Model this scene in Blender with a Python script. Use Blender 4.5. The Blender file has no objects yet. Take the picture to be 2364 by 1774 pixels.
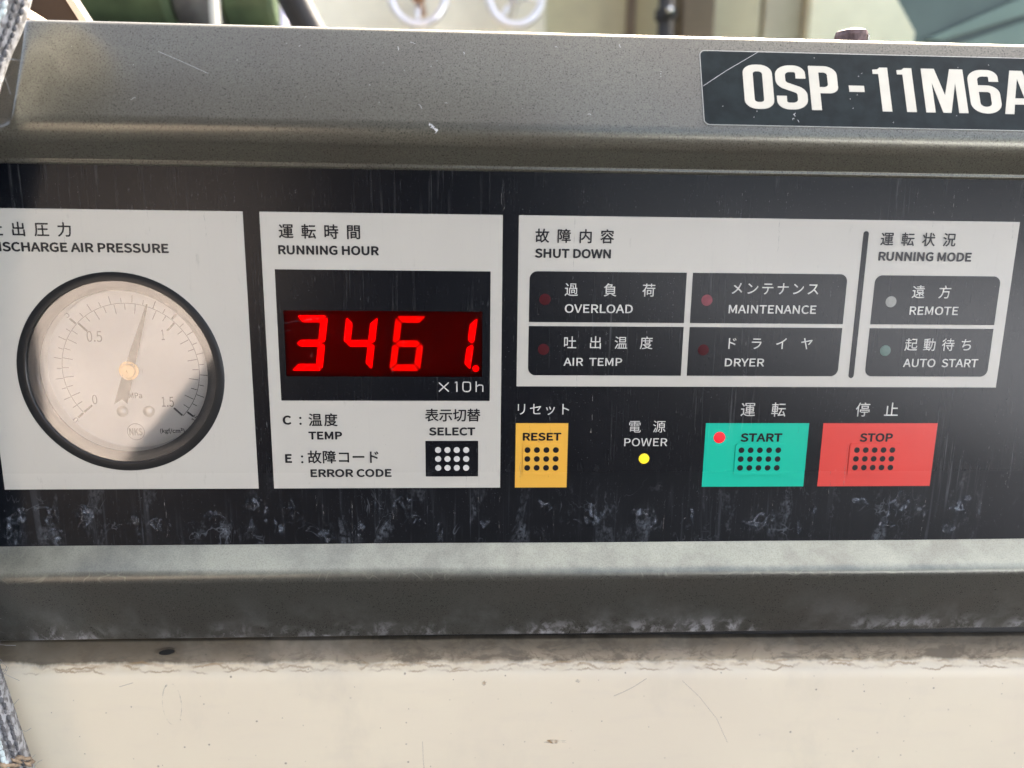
import bpy, bmesh, math, random
from mathutils import Vector, Matrix, noise
from mathutils.geometry import tessellate_polygon
random.seed(7)
C = bpy.context.scene.collection
SC = bpy.context.scene
# ------------------------------------------------------------------ camera
cd = bpy.data.cameras.new('camera'); cam = bpy.data.objects.new('camera', cd); C.objects.link(cam); SC.camera = cam
cd.sensor_fit = 'HORIZONTAL'; cd.sensor_width = 36.0; cd.lens = 36.0*1765/2364
cd.clip_start = 0.01; cd.clip_end = 200
Rt = Vector((0.998764, -0.0480194, 0.0128291)); Up = Vector((-0.0026587, 0.206127, 0.9785216)); Bk = Vector((-0.0496324, -0.9773463, 0.2057446))
cam.matrix_world = Matrix(((Rt.x, Up.x, Bk.x, -0.0116636), (Rt.y, Up.y, Bk.y, -0.2296764), (Rt.z, Up.z, Bk.z, 0.0483500), (0, 0, 0, 1)))
cd.dof.use_dof = True; cd.dof.focus_distance = 0.236
cd.dof.aperture_fstop = (cd.lens/1000)/0.0029
# ------------------------------------------------------------------ sky + sun
SUN_EL, SUN_AZ = math.radians(54), math.radians(35)      # azimuth measured from +Y (behind the panel) towards +X
w = bpy.data.worlds.new('World'); SC.world = w; w.use_nodes = True
nt = w.node_tree; sky = nt.nodes.new('ShaderNodeTexSky'); sky.sky_type = 'NISHITA'; sky.sun_disc = False
sky.sun_elevation = SUN_EL; sky.sun_rotation = SUN_AZ; sky.air_density = 0.7; sky.dust_density = 7.0; sky.ozone_density = 0.3
bg = nt.nodes['Background']; bg.inputs['Strength'].default_value = 0.13; 
tint = nt.nodes.new('ShaderNodeMix'); tint.data_type = 'RGBA'; tint.blend_type = 'MULTIPLY'; tint.inputs[0].default_value = 1.; tint.inputs[7].default_value = (1.0, .955, .86, 1)
nt.links.new(sky.outputs[0], tint.inputs[6]); nt.links.new(tint.outputs[2], bg.inputs[0])
sl = bpy.data.lights.new('sun', 'SUN'); sl.energy = 3.2; sl.angle = math.radians(0.6); sl.color = (1.0, 0.93, 0.82)
so = bpy.data.objects.new('sun', sl); C.objects.link(so)
sd = Vector((math.sin(SUN_AZ)*math.cos(SUN_EL), math.cos(SUN_AZ)*math.cos(SUN_EL), math.sin(SUN_EL)))
so.rotation_euler = sd.to_track_quat('Z', 'Y').to_euler(); so.location = sd*5
SC.view_settings.view_transform = 'Standard'; SC.view_settings.look = 'None'; SC.view_settings.exposure = 3.07
SC.cycles.max_bounces = 8; SC.cycles.caustics_reflective = False; SC.cycles.caustics_refractive = False

# ------------------------------------------------------------------ helpers
def tag(o, label=None, cat=None, group=None, kind=None):
    for k, v in (('label', label), ('category', cat), ('group', group), ('kind', kind)):
        if v: o[k] = v
    return o
def empty(name, loc=(0, 0, 0), parent=None, **k):
    o = bpy.data.objects.new(name, None); C.objects.link(o); o.location = loc; o.empty_display_size = .01
    if parent: put(o, parent)
    return tag(o, **k)
WL = {}
def wloc(o): return Vector(o.location) + (wloc(o.parent) if o.parent else Vector())
def put(o, parent):
    o.location = Vector(o.location) - wloc(parent); o.parent = parent
def obj(name, verts, faces, mat, parent=None, smooth=False, org=None, **k):
    me = bpy.data.meshes.new(name)
    if org is None:
        n = len(verts); org = (sum(v[0] for v in verts)/n, sum(v[1] for v in verts)/n, sum(v[2] for v in verts)/n)
    me.from_pydata([(v[0]-org[0], v[1]-org[1], v[2]-org[2]) for v in verts], [], faces); me.update()
    if smooth: me.shade_smooth()
    me.materials.append(mat)
    o = bpy.data.objects.new(name, me); C.objects.link(o); o.location = org
    if parent: put(o, parent)
    return tag(o, **k)
def P(u, v, h=0.): return (u/1000, -h/1000, -v/1000)          # panel millimetres: u right, v down, h out of the panel
def rect(u0, v0, u1, v1): return [(u0, v0), (u1, v0), (u1, v1), (u0, v1)]
def rrect(u0, v0, u1, v1, rs, n=8):
    if not isinstance(rs, tuple): rs = (rs,)*4                  # tl, tr, br, bl
    out = []
    for (cx, cy, r, a0) in ((u0+rs[0], v0+rs[0], rs[0], 180), (u1-rs[1], v0+rs[1], rs[1], 270), (u1-rs[2], v1-rs[2], rs[2], 0), (u0+rs[3], v1-rs[3], rs[3], 90)):
        if r <= 1e-6: out.append((cx, cy)); continue
        for i in range(n+1):
            a = math.radians(a0+90*i/n); out.append((cx+r*math.cos(a), cy+r*math.sin(a)))
    return out
def circ(u, v, r, n=32): return [(u+r*math.cos(2*math.pi*i/n), v+r*math.sin(2*math.pi*i/n)) for i in range(n)]
def plate(name, loops, h0, h1, mat, parent=None, bev=0., **k):
    """prism from outline loops (first outer, rest holes) in panel mm between heights h0 (back) and h1 (front)"""
    n = sum(len(l) for l in loops)
    tris = tessellate_polygon([[Vector((a, b, 0)) for a, b in l] for l in loops])
    flat = [p for l in loops for p in l]
    vs = [P(a, b, h1) for a, b in flat] + [P(a, b, h0) for a, b in flat]
    fs = []
    for t in tris:
        a, b, c = [Vector((*flat[i], 0)) for i in t]
        if abs((b-a).cross(c-a).z) < 1e-9: continue
        t = t if (b-a).cross(c-a).z < 0 else t[::-1]            # front faces look at -Y
        t = t[::-1]
        fs.append(tuple(t)); fs.append(tuple(i+n for i in t[::-1]))
    s = 0
    for l in loops:
        m = len(l)
        for i in range(m):
            j = (i+1) % m; fs.append((s+i, s+j, s+j+n, s+i+n))
        s += m
    o = obj(name, vs, fs, mat, parent, **k)
    bm = bmesh.new(); bm.from_mesh(o.data); bmesh.ops.recalc_face_normals(bm, faces=bm.faces); bm.to_mesh(o.data); bm.free()
    if bev:
        m = o.modifiers.new('bevel', 'BEVEL'); m.width = bev/1000; m.segments = 3; m.limit_method = 'ANGLE'
    return o
def fillet(pts, n=6):
    out = []
    for i, p in enumerate(pts):
        r = p[2] if len(p) > 2 else 0
        if r <= 0 or i in (0, len(pts)-1): out.append((p[0], p[1])); continue
        a, b, c = Vector(pts[i-1][:2]), Vector(p[:2]), Vector(pts[i+1][:2])
        d1, d2 = (a-b).normalized(), (c-b).normalized(); ang = d1.angle(d2)
        t = min(r/math.tan(ang/2), (a-b).length*.49, (c-b).length*.49); r = t*math.tan(ang/2)
        cen = b + (d1+d2).normalized()*(r/math.sin(ang/2)); s, e = b+d1*t-cen, b+d2*t-cen
        a0 = math.atan2(s.y, s.x); da = math.atan2(e.y, e.x)-a0
        while da > math.pi: da -= 2*math.pi
        while da < -math.pi: da += 2*math.pi
        out += [(cen.x+r*math.cos(a0+da*k/n), cen.y+r*math.sin(a0+da*k/n)) for k in range(n+1)]
    return out
def ribbon(pts, wd, closed=False):
    L, Rr = [], []; n = len(pts)
    for i in range(n):
        a = Vector(pts[i-1]) if (i or closed) else None; b = Vector(pts[i]); c = Vector(pts[(i+1) % n]) if (i < n-1 or closed) else None
        ds = [d.normalized() for d in ([b-a] if a is not None else []) + ([c-b] if c is not None else []) if d.length > 1e-9]
        d = sum(ds, Vector((0, 0))).normalized(); nn = Vector((-d.y, d.x))
        s = wd/2/max(.5, nn.dot(Vector((-ds[0].y, ds[0].x))))
        L.append(tuple(b+nn*s)); Rr.append(tuple(b-nn*s))
    return L, Rr
def tube(name, pts, r, mat, parent=None, n=10, cap=True, **k):
    vs, fs = [], []; m = len(pts); pv = [Vector(p) for p in pts]; ref = Vector((0.13, .97, .2))
    for i, p in enumerate(pv):
        d = (pv[min(i+1, m-1)]-pv[max(i-1, 0)]).normalized(); x = d.cross(ref).normalized(); y = d.cross(x)
        rr = r[i] if isinstance(r, (list, tuple)) else r
        for j in range(n):
            a = 2*math.pi*j/n; vs.append(tuple(p+(x*math.cos(a)+y*math.sin(a))*rr))
    for i in range(m-1):
        for j in range(n): fs.append((i*n+j, i*n+(j+1) % n, (i+1)*n+(j+1) % n, (i+1)*n+j))
    if cap: fs += [tuple(range(n))[::-1], tuple(range((m-1)*n, m*n))]
    return obj(name, vs, fs, mat, parent, smooth=True, **k)
def box(name, x0, y0, z0, x1, y1, z1, mat, parent=None, bev=0., **k):
    v = [(x, y, z) for x in (x0, x1) for y in (y0, y1) for z in (z0, z1)]
    o = obj(name, v, [(0, 1, 3, 2), (4, 6, 7, 5), (0, 4, 5, 1), (2, 3, 7, 6), (0, 2, 6, 4), (1, 5, 7, 3)], mat, parent, **k)
    if bev:
        m = o.modifiers.new('bevel', 'BEVEL'); m.width = bev; m.segments = 3
    return o
def lathe(name, prof, cen, axis, mat, parent=None, n=40, **k):
    """prof: (radius, distance along axis)"""
    ax = Vector(axis).normalized(); x = ax.orthogonal().normalized(); y = ax.cross(x); vs, fs = [], []
    for r, t in prof:
        for j in range(n):
            a = 2*math.pi*j/n; vs.append(tuple(Vector(cen)+ax*t+(x*math.cos(a)+y*math.sin(a))*max(r, 1e-6)))
    for i in range(len(prof)-1):
        for j in range(n): fs.append((i*n+j, i*n+(j+1) % n, (i+1)*n+(j+1) % n, (i+1)*n+j))
    o = obj(name, vs, fs, mat, parent, smooth=True, **k)
    bm = bmesh.new(); bm.from_mesh(o.data); bmesh.ops.remove_doubles(bm, verts=bm.verts, dist=1e-7); bmesh.ops.recalc_face_normals(bm, faces=bm.faces); bm.to_mesh(o.data); bm.free()
    m = o.modifiers.new('edges', 'EDGE_SPLIT'); m.split_angle = math.radians(40)
    return o

# ------------------------------------------------------------------ materials
class NT:
    def __init__(s, name):
        s.m = bpy.data.materials.new(name); s.m.use_nodes = True; s.t = s.m.node_tree; s.b = s.t.nodes['Principled BSDF']
        s.geo = s.t.nodes.new('ShaderNodeNewGeometry').outputs['Position']
    def n(s, ty, **k):
        x = s.t.nodes.new(ty)
        for a, v in k.items(): setattr(x, a, v)
        return x
    def l(s, a, b): s.t.links.new(a, b)
    def val(s, sock, v):
        if hasattr(v, 'is_linked'): s.l(v, sock)
        else: sock.default_value = v
    def math(s, op, a, b=0., c=0., clamp=False):
        x = s.n('ShaderNodeMath', operation=op); x.use_clamp = clamp
        s.val(x.inputs[0], a); s.val(x.inputs[1], b); s.val(x.inputs[2], c); return x.outputs[0]
    def scale(s, vec, off=(0, 0, 0)):
        x = s.n('ShaderNodeMapping'); x.inputs['Scale'].default_value = vec; x.inputs['Location'].default_value = off; s.l(s.geo, x.inputs['Vector']); return x.outputs[0]
    def noise(s, vec, off=(0, 0, 0), detail=3., rough=.55, dist=0.):
        x = s.n('ShaderNodeTexNoise'); x.inputs['Scale'].default_value = 1.; x.inputs['Detail'].default_value = detail; x.inputs['Roughness'].default_value = rough; x.inputs['Distortion'].default_value = dist
        s.l(s.scale(vec, off), x.inputs['Vector']); return x.outputs['Fac']
    def ramp(s, f, a, b, c=0., d=1.):
        x = s.n('ShaderNodeMapRange'); x.interpolation_type = 'SMOOTHSTEP'; s.val(x.inputs[0], f)
        for i, v in enumerate((a, b, c, d)): x.inputs[i+1].default_value = v
        return x.outputs[0]
    def mix(s, f, a, b):
        x = s.n('ShaderNodeMix', data_type='RGBA'); s.val(x.inputs[0], f)
        for i, v in ((6, a), (7, b)):
            if isinstance(v, tuple): x.inputs[i].default_value = (*v, 1)
            else: s.l(v, x.inputs[i])
        return x.outputs[2]
    def set(s, **k):
        for a, v in k.items():
            sock = s.b.inputs[a.replace('_', ' ')]
            if isinstance(v, tuple) and len(v) == 3 and sock.type == 'RGBA': v = (*v, 1)
            s.val(sock, v)
        return s
    def bump(s, h, strength=.2, dist=.0001):
        x = s.n('ShaderNodeBump'); x.inputs['Strength'].default_value = strength; x.inputs['Distance'].default_value = dist; s.l(h, x.inputs['Height']); s.l(x.outputs[0], s.b.inputs['Normal']); return s
    def z(s):
        x = s.n('ShaderNodeSeparateXYZ'); s.l(s.geo, x.inputs[0]); return x.outputs[2]
    def x(s):
        x = s.n('ShaderNodeSeparateXYZ'); s.l(s.geo, x.inputs[0]); return x.outputs[0]

def film(name, col, dark_dirt=False, dust=1., rough=.25):
    """printed membrane film: flat ink colour under a scratched, dusty, water-marked surface"""
    s = NT(name); z = s.z()
    st = s.ramp(s.noise((760, 1, 22), detail=4, rough=.65), .55, .76)
    patch = s.ramp(s.noise((38, 1, 26), (3, 0, 5), detail=2), .42, .66)
    st = s.math('MULTIPLY', st, patch)
    fine = s.ramp(s.noise((1700, 1, 260), (1, 0, 9), detail=3, rough=.7), .60, .76)
    fine = s.math('MULTIPLY', fine, s.ramp(s.noise((75, 1, 30), (9, 0, 1), detail=3), .46, .66))
    speck = s.ramp(s.noise((2300, 1, 2300), (7, 0, 2), detail=1), .70, .78)
    speck = s.math('MULTIPLY', speck, s.ramp(s.noise((60, 1, 60), (2, 0, 2)), .40, .6))
    low = s.ramp(z, -.022, -.042)                                   # running water dried near the bottom edge
    hair = s.math('ABSOLUTE', s.math('SUBTRACT', s.noise((95, 1, 60), (4, 0, 4), detail=3.5, rough=.6, dist=1.4), .5))
    hair = s.math('MULTIPLY', s.ramp(hair, .012, .0), s.ramp(s.noise((60, 1, 90), (11, 0, 4), detail=3), .52, .66))
    blot = s.ramp(s.noise((120, 1, 52), (8, 0, 3), detail=6, rough=.66, dist=.5), .54, .74)
    blot = s.math('MULTIPLY', blot, s.ramp(s.noise((800, 1, 700), (1, 0, 3), detail=3), .35, .6))
    drip = s.ramp(s.noise((330, 1, 16), (5, 0, 3), detail=3, rough=.6, dist=.6), .55, .75)
    lowm = s.math('MULTIPLY', low, s.math('ADD', s.math('ADD', s.math('MULTIPLY', hair, .38), s.math('MULTIPLY', blot, .62)), s.math('MULTIPLY', drip, .16)))
    if dark_dirt:
        g = s.ramp(s.noise((420, 1, 120), (2, 0, 6), detail=5, rough=.65), .60, .80)
        g = s.math('MULTIPLY', g, s.ramp(s.noise((60, 1, 40), (6, 0, 2)), .45, .62))
        tone = s.ramp(s.noise((22, 1, 16), (1, 0, 1), detail=3), .3, .7)
        base = s.mix(s.math('MULTIPLY', tone, .35), col, tuple(c*.86 for c in col))
        c = s.mix(s.math('MULTIPLY', s.math('ADD', g, s.math('MULTIPLY', speck, .6)), .60*dust), base, (.20, .18, .15))
        c = s.mix(s.math('MULTIPLY', s.math('ADD', st, fine), .30*dust), c, (.30, .28, .25))
    else:
        m = s.math('ADD', s.math('MULTIPLY', st, .30), s.math('MULTIPLY', fine, .50))
        m = s.math('ADD', m, s.math('MULTIPLY', speck, .75))
        haze = s.math('MULTIPLY', s.ramp(s.noise((55, 1, 34), (5, 0, 9), detail=5, rough=.6), .42, .8), .022)
        m = s.math('ADD', m, s.math('ADD', haze, s.math('MULTIPLY', lowm, .9)))
        c = s.mix(s.math('MULTIPLY', m, .5*dust, clamp=True), col, s.mix(low, (.38, .38, .37), (.31, .345, .39)))
    r = s.math('ADD', s.math('MULTIPLY', s.math('ADD', st, low), .10), rough)
    s.set(Base_Color=c, Roughness=r, IOR=1.5, Specular_IOR_Level=.25)
    s.bump(s.noise((350, 1, 350), detail=2), .05, .0001)
    return s.m
def paint(name, col, rough=.5, metal=0., vary=.12, sc=40., bump=.0, **k):
    s = NT(name)
    f = s.noise((sc, sc, sc), (sc*.31, 3, 7), detail=5, rough=.6)
    c = s.mix(s.ramp(f, .3, .7), tuple(x*(1-vary) for x in col), tuple(min(1, x*(1+vary)) for x in col))
    s.set(Base_Color=c, Roughness=rough, Metallic=metal, **k)
    if bump: s.bump(s.noise((sc*14,)*3, detail=3), bump, .0002)
    return s.m
def emit(name, col, strength, base=(.02, 0, 0)):
    s = NT(name); s.set(Base_Color=base, Roughness=.3, Emission_Color=col, Emission_Strength=strength)
    f = s.noise((500, 500, 500), detail=1); s.l(s.math('MULTIPLY', s.ramp(f, .2, .8, .88, 1.1), strength), s.b.inputs['Emission Strength'])
    return s.m
def clear(name, boost=2.0, rough=.03, scratch=0., tintc=None):
    s = NT(name); t = s.t
    tr = s.n('ShaderNodeBsdfTransparent'); gl = s.n('ShaderNodeBsdfGlossy'); gl.inputs['Roughness'].default_value = rough
    fr = s.n('ShaderNodeFresnel'); fr.inputs['IOR'].default_value = 1.5
    mx = s.n('ShaderNodeMixShader'); s.l(s.math('MULTIPLY', fr.outputs[0], boost, clamp=True), mx.inputs[0]); s.l(tr.outputs[0], mx.inputs[1]); s.l(gl.outputs[0], mx.inputs[2])
    out = mx.outputs[0]
    if tintc:                                                      # diffusing red filter: part of the light behind it is scattered
        tr.inputs['Color'].default_value = (*tintc, 1); rf = s.n('ShaderNodeBsdfRefraction'); rf.inputs['IOR'].default_value = 1.12; rf.inputs['Roughness'].default_value = .75; rf.inputs['Color'].default_value = (*tintc, 1)
        m2 = s.n('ShaderNodeMixShader'); m2.inputs[0].default_value = .30; s.l(out, m2.inputs[1]); s.l(rf.outputs[0], m2.inputs[2]); out = m2.outputs[0]
    df = s.n('ShaderNodeBsdfDiffuse'); df.inputs['Color'].default_value = (.5, .5, .48, 1)
    st = s.ramp(s.noise((900, 1, 160), (1, 0, 9), detail=3, rough=.7), .60, .76)
    st = s.math('MULTIPLY', st, s.ramp(s.noise((75, 1, 30), (9, 0, 1), detail=3), .42, .66))
    sp = s.ramp(s.noise((2300, 1, 2300), (7, 0, 2), detail=1), .69, .78)
    mm = s.n('ShaderNodeMixShader'); s.l(s.math('MULTIPLY', s.math('ADD', st, sp), scratch, clamp=True), mm.inputs[0]); s.l(out, mm.inputs[1]); s.l(df.outputs[0], mm.inputs[2])
    s.l(mm.outputs[0], t.nodes['Material Output'].inputs['Surface'])
    return s.m

def rail_mat(name, lower=False):
    s = NT(name); z = s.z()
    fl = s.noise((2500, 2500, 2500), detail=2, rough=.6)
    big = s.noise((26, 26, 50), (2, 1, 0), detail=4, rough=.55)
    q_ = 1.1 if lower else 1.5
    c = s.mix(s.ramp(fl, .32, .68), tuple(q_*a for a in (.076, .073, .058)), tuple(q_*a for a in (.124, .119, .094)))
    if lower: c = s.mix(.5, c, (.098, .103, .100))
    c = s.mix(s.math('MULTIPLY', s.ramp(big, .35, .7), .25), c, (.105, .088, .074))
    pit = s.ramp(s.noise((1100, 1100, 1100), (3, 3, 3), detail=2), .70, .76)
    c = s.mix(s.math('MULTIPLY', pit, .10), c, (.05, .045, .04))
    m = s.ramp(s.noise((900, 900, 900), (5, 1, 2), detail=2), .73, .79)
    if lower:
        dust = s.math('MULTIPLY', s.ramp(z, -.062, -.084), s.ramp(s.noise((75, 75, 60), (2, 9, 4), detail=5, rough=.6), .46, .70))
        salt = s.math('MULTIPLY', s.ramp(z, -.0765, -.0845), s.ramp(s.noise((160, 160, 120), (1, 5, 4), detail=7, rough=.75, dist=.4), .47, .60))
        salt = s.math('MULTIPLY', salt, s.ramp(s.noise((34, 34, 20), (12, 0, 4), detail=2), .38, .56))
        m = s.math('ADD', s.math('MULTIPLY', m, .3), s.math('ADD', s.math('MULTIPLY', dust, .18), s.math('MULTIPLY', salt, .75)), clamp=True)
        ring = s.math('MULTIPLY', s.ramp(z, -.062, -.058), s.ramp(s.math('ABSOLUTE', s.math('SUBTRACT', s.noise((60, 60, 60), (4, 1, 4), detail=2, dist=1.), .5)), .012, .0))
        m = s.math('MAXIMUM', m, s.math('MULTIPLY', ring, .35))
        dust_and_skylight = s.math('MULTIPLY', s.ramp(s.math('ADD', z, s.math('MULTIPLY', s.math('SUBTRACT', s.noise((400, 400, 400), detail=2), .5), .0012)), -.0605, -.0568), s.ramp(s.noise((50, 60, 30), (6, 2, 8), detail=5, rough=.62), .3, .7, .45, .95))  # pale dust on the bevel, also painted lighter in place of sky light
        dust_and_skylight = s.math('MULTIPLY', dust_and_skylight, s.ramp(s.x(), -.16, .12, .60, 1.))  # painted brighter to the right, where the sky would light it more
        dust_and_skylight = s.math('MULTIPLY', dust_and_skylight, s.ramp(fl, .3, .6, .72, 1.))
        m = s.math('MAXIMUM', m, dust_and_skylight)
    else:
        m = s.math('MULTIPLY', m, .35)
    c = s.mix(m, c, s.mix(s.ramp(z, -.064, -.060), (.45, .45, .47), (.52, .525, .405)) if lower else (.4, .4, .38))
    s.set(Base_Color=c, Metallic=s.math('SUBTRACT', .62, s.math('MULTIPLY', m, .6)), Roughness=s.math('ADD', s.ramp(fl, .3, .7, .27, .34), s.math('MULTIPLY', m, .3)), Specular_IOR_Level=.5, Coat_Weight=.18, Coat_Roughness=.16)
    s.bump(fl, .12, .00005)
    return s.m

M = {}
M['black'] = film('black_print_film', (.0022, .0032, .0056))
M['cell'] = film('black_cell_film', (.0030, .0040, .0064), dust=.9)
M['white'] = film('cream_print_film', (.525, .50, .435), True)
M['ink'] = film('dark_ink', (.018, .018, .020), dust=1.)
M['wink'] = film('cream_ink', (.58, .56, .51), True, dust=1.3)
M['yellow'] = film('amber_key_film', (.78, .42, .06), True, dust=.35)
M['green'] = film('green_key_film', (.004, .50, .33), True, dust=.25)
M['red'] = film('red_key_film', (.70, .065, .05), True, dust=.3)
M['kdot'] = film('key_dot_black_ink', (.008, .007, .009), dust=.5)
M['wdot'] = film('key_dot_cream_ink', (.62, .60, .55), True, dust=.3)
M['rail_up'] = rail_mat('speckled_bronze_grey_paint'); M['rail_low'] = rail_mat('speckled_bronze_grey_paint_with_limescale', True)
M['lamp_red'] = paint('unlit_red_lens', (.055, .005, .008), .4, sc=300, Specular_IOR_Level=.15)
M['lamp_pink'] = paint('unlit_faded_red_lens', (.22, .065, .075), .4, sc=300, Specular_IOR_Level=.2)
M['lamp_white'] = paint('unlit_white_lens', (.24, .24, .21), .35, sc=300)
M['lamp_green'] = paint('unlit_green_lens', (.035, .095, .07), .3, sc=300)
M['lit_red'] = emit('lit_red_lens', (1, .0, .012), .20); M['lit_yellow'] = emit('lit_yellow_lens', (1, .74, .02), .16)
M['seg'] = emit('lit_led_segment', (1, .004, .006), .30); M['seg_dim'] = emit('lit_led_segment_dimmer', (1, .03, .008), .135)
M['win'] = paint('deep_red_display_filter', (.060, .0012, .002), .25, sc=60, vary=.3, Specular_IOR_Level=.2)
M['gap_dark'] = paint('gap_shade_black', (.012, .012, .013), .5, sc=200)
M['bezel'] = paint('black_gauge_bezel', (.010, .011, .012), .32, sc=200)
M['bezel_in'] = paint('dark_gauge_ring', (.035, .038, .042), .3, sc=200)
M['dial'] = paint('white_dial_enamel', (.66, .66, .64), .55, sc=60, vary=.04)
M['dink'] = paint('black_dial_ink', (.012, .012, .014), .5, sc=60)
M['brass'] = paint('brass_hub', (.75, .50, .20), .35, .7, sc=300)
M['steel'] = paint('steel_screw', (.5, .5, .48), .28, 1., sc=300)
M['glass'] = clear('gauge_glass', 2.8, .05, .10)
M['cover'] = clear('display_window_film', .12, .2, .14, (1, .22, .22))

# ------------------------------------------------------------------ lettering
import os
SANS = None
try:
    SANS = bpy.data.fonts.load(os.path.join(bpy.utils.system_resource('DATAFILES', path='fonts'), 'Noto Sans CJK Regular.woff2'))   # Blender's own interface font
except Exception: pass
GC_ = {}
def glyphs(txt, bold):
    """outline of the text; weight is added by laying shifted copies a few microns apart"""
    v, f = glyph_raw(txt)
    return v, f
def heavy(v, f, dx, dy):
    out = [(v, f, 0)]; k_ = 1
    for a, b in ((1, 0), (-1, 0), (0, 1), (0, -1), (.7, .7), (-.7, .7), (.7, -.7), (-.7, -.7)):
        out.append(([(x+a*dx, y+b*dy) for x, y in v], f, k_)); k_ += 1
    return out
def glyph_raw(txt):
    if txt in GC_: return GC_[txt]
    cu = bpy.data.curves.new('t', 'FONT'); cu.body = txt; cu.size = 1.
    if SANS and all(ord(c) < 256 for c in txt): cu.font = SANS
    if 0: pass
    cu.offset = 0.; cu.resolution_u = 4
    o = bpy.data.objects.new('t', cu); C.objects.link(o); bpy.context.view_layer.update()
    me = bpy.data.meshes.new_from_object(o.evaluated_get(bpy.context.evaluated_depsgraph_get()))
    v = [(a.co.x, a.co.y) for a in me.vertices]; f = [tuple(p.vertices) for p in me.polygons]
    bpy.data.objects.remove(o); bpy.data.curves.remove(cu); bpy.data.meshes.remove(me)
    GC_[txt] = (v, f); return v, f
def lay(name, pieces, h, mat, parent, pf=P, **k):
    vs, fs = [], []
    for pc in pieces:
        v, f = pc[0], pc[1]; hh = h + (pc[2]*.0025 if len(pc) > 2 else 0)
        n = len(vs); vs += [pf(a, b, hh) for a, b in v]
        for p in f:
            if len(p) < 3: continue
            a, b, c = (Vector(vs[i+n]) for i in p[:3])
            fs.append(tuple(i+n for i in p))
    o = obj(name, vs, fs, mat, parent, **k)
    bm = bmesh.new(); bm.from_mesh(o.data)
    bm.normal_update()
    for fc in bm.faces:
        if fc.normal.y > 0: fc.normal_flip()
    bm.to_mesh(o.data); bm.free()
    return o
def latin(txt, u0, u1, vb, cap, mat, parent, h=.16, bold=.021, name='lettering', right=None):
    v, f = glyphs(txt, bold); x0 = min(a for a, b in v); x1 = max(a for a, b in v)
    H, _ = glyphs('H', bold); hy0 = min(b for a, b in H); hy1 = max(b for a, b in H); sy = cap/(hy1-hy0); sx = (u1-u0)/(x1-x0)
    wt = bold*cap*2.6; sx = (u1-u0-2*wt)/(x1-x0); sy = (cap-2*wt)/(hy1-hy0)
    return lay(name, heavy([(u0+wt+(a-x0)*sx, vb-wt-(b-hy0)*sy) for a, b in v], f, wt, wt), h, mat, parent)
def kanji(txt, u0, u1, vc, ink, mat, parent, h=.16, bold=.016, name='lettering', sq=1.0):
    em = ink/.93; pcs = []; n = len(txt)
    for i, ch in enumerate(txt):
        v, f = glyphs(ch, bold); uc = u0+(u1-u0)*i/max(1, n-1)
        wt = bold*em; pcs += heavy([(uc+(a-.5)*em*sq*.96, vc-(b-.37)*em*.96) for a, b in v], f, wt, wt)
    return lay(name, pcs, h, mat, parent)

# ================================================================== control panel (membrane overlay with its printing, keys and lamps)
panel = empty('control_panel', P(0, 54, 0), label='black control panel with cream printed fields, coloured keys and indicator lamps', cat='control panel')
GC = (-116.9, -2.8)
plate('overlay_sheet', [rect(-190, -65.5, 230, 53.5), circ(*GC, 30.1, 96), rect(-68.3, -22.2, -9.0, -2.2)], -1.2, 0, M['black'], panel)
f1 = plate('discharge_pressure_field', [rect(-155.1, -50.7, -78.5, 33.45), circ(*GC, 30.15, 96)], -.02, .05, M['white'], panel)
f2 = plate('running_hour_field', [rect(-73.75, -50.7, -3.35, 33.45), rect(-70.2, -34.25, -6.8, 5.35)], -.02, .05, M['white'], panel)
f3 = plate('status_field', [rect(1.4, -50.7, 153.8, .7)], -.02, .05, M['white'], panel)
J, W_ = M['ink'], M['wink']
kanji('吐出圧力', -148.33, -129.06, -44.9, 4.19, J, f1)
v_, f_ = glyphs('DISCHARGE AIR PRESSURE', .022); g_, _ = glyphs('D', .022)
wD = (max(a for a, b in v_)-min(a for a, b in v_)); dD = max(a for a, b in g_)+.07-min(a for a, b in v_)
uD = -100.2-(47.54)/(1-dD/wD)
latin('DISCHARGE AIR PRESSURE', uD, -100.2, -38.57, 2.69, J, f1)
kanji('運転時間', -66.37, -46.92, -45.23, 4.28, J, f2)
latin('RUNNING HOUR', -68.88, -39.68, -38.58, 2.66, J, f2)
latin('C', -70.05, -67.45, 12.87, 2.85, J, f2, name='letter'); latin('E', -69.9, -67.8, 25.11, 2.85, J, f2, name='letter')
for vv in (11.6, 23.9):
    lay('colon', [(circ(-64.7, vv-.85, .36, 10), [tuple(range(10))]), (circ(-64.7, vv+1.0, .36, 10), [tuple(range(10))])], .16, J, f2)
kanji('温度', -60.2, -55.5, 11.38, 4.17, J, f2); latin('TEMP', -62.47, -52.2, 17.62, 2.55, J, f2)
kanji('故障コード', -60.89, -42.92, 23.27, 4.27, J, f2); latin('ERROR CODE', -62.35, -37.29, 29.75, 2.56, J, f2)
kanji('表示切替', -24.62, -11.74, 9.87, 4.2, J, f2); latin('SELECT', -25.55, -11.23, 16.34, 2.57, J, f2)
kanji('故障内容', 8.39, 27.76, -44.83, 4.18, J, f3); latin('SHUT DOWN', 6.32, 29.06, -38.41, 2.70, J, f3)
kanji('運転状況', 113.0, 132.4, -45.1, 4.1, J, f3); latin('RUNNING MODE', 110.93, 140.06, -38.63, 2.72, J, f3)
plate('divider_bar', [rrect(105.52, -47.4, 107.2, -2.2, .83)], .03, .10, M['cell'], f3)
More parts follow.
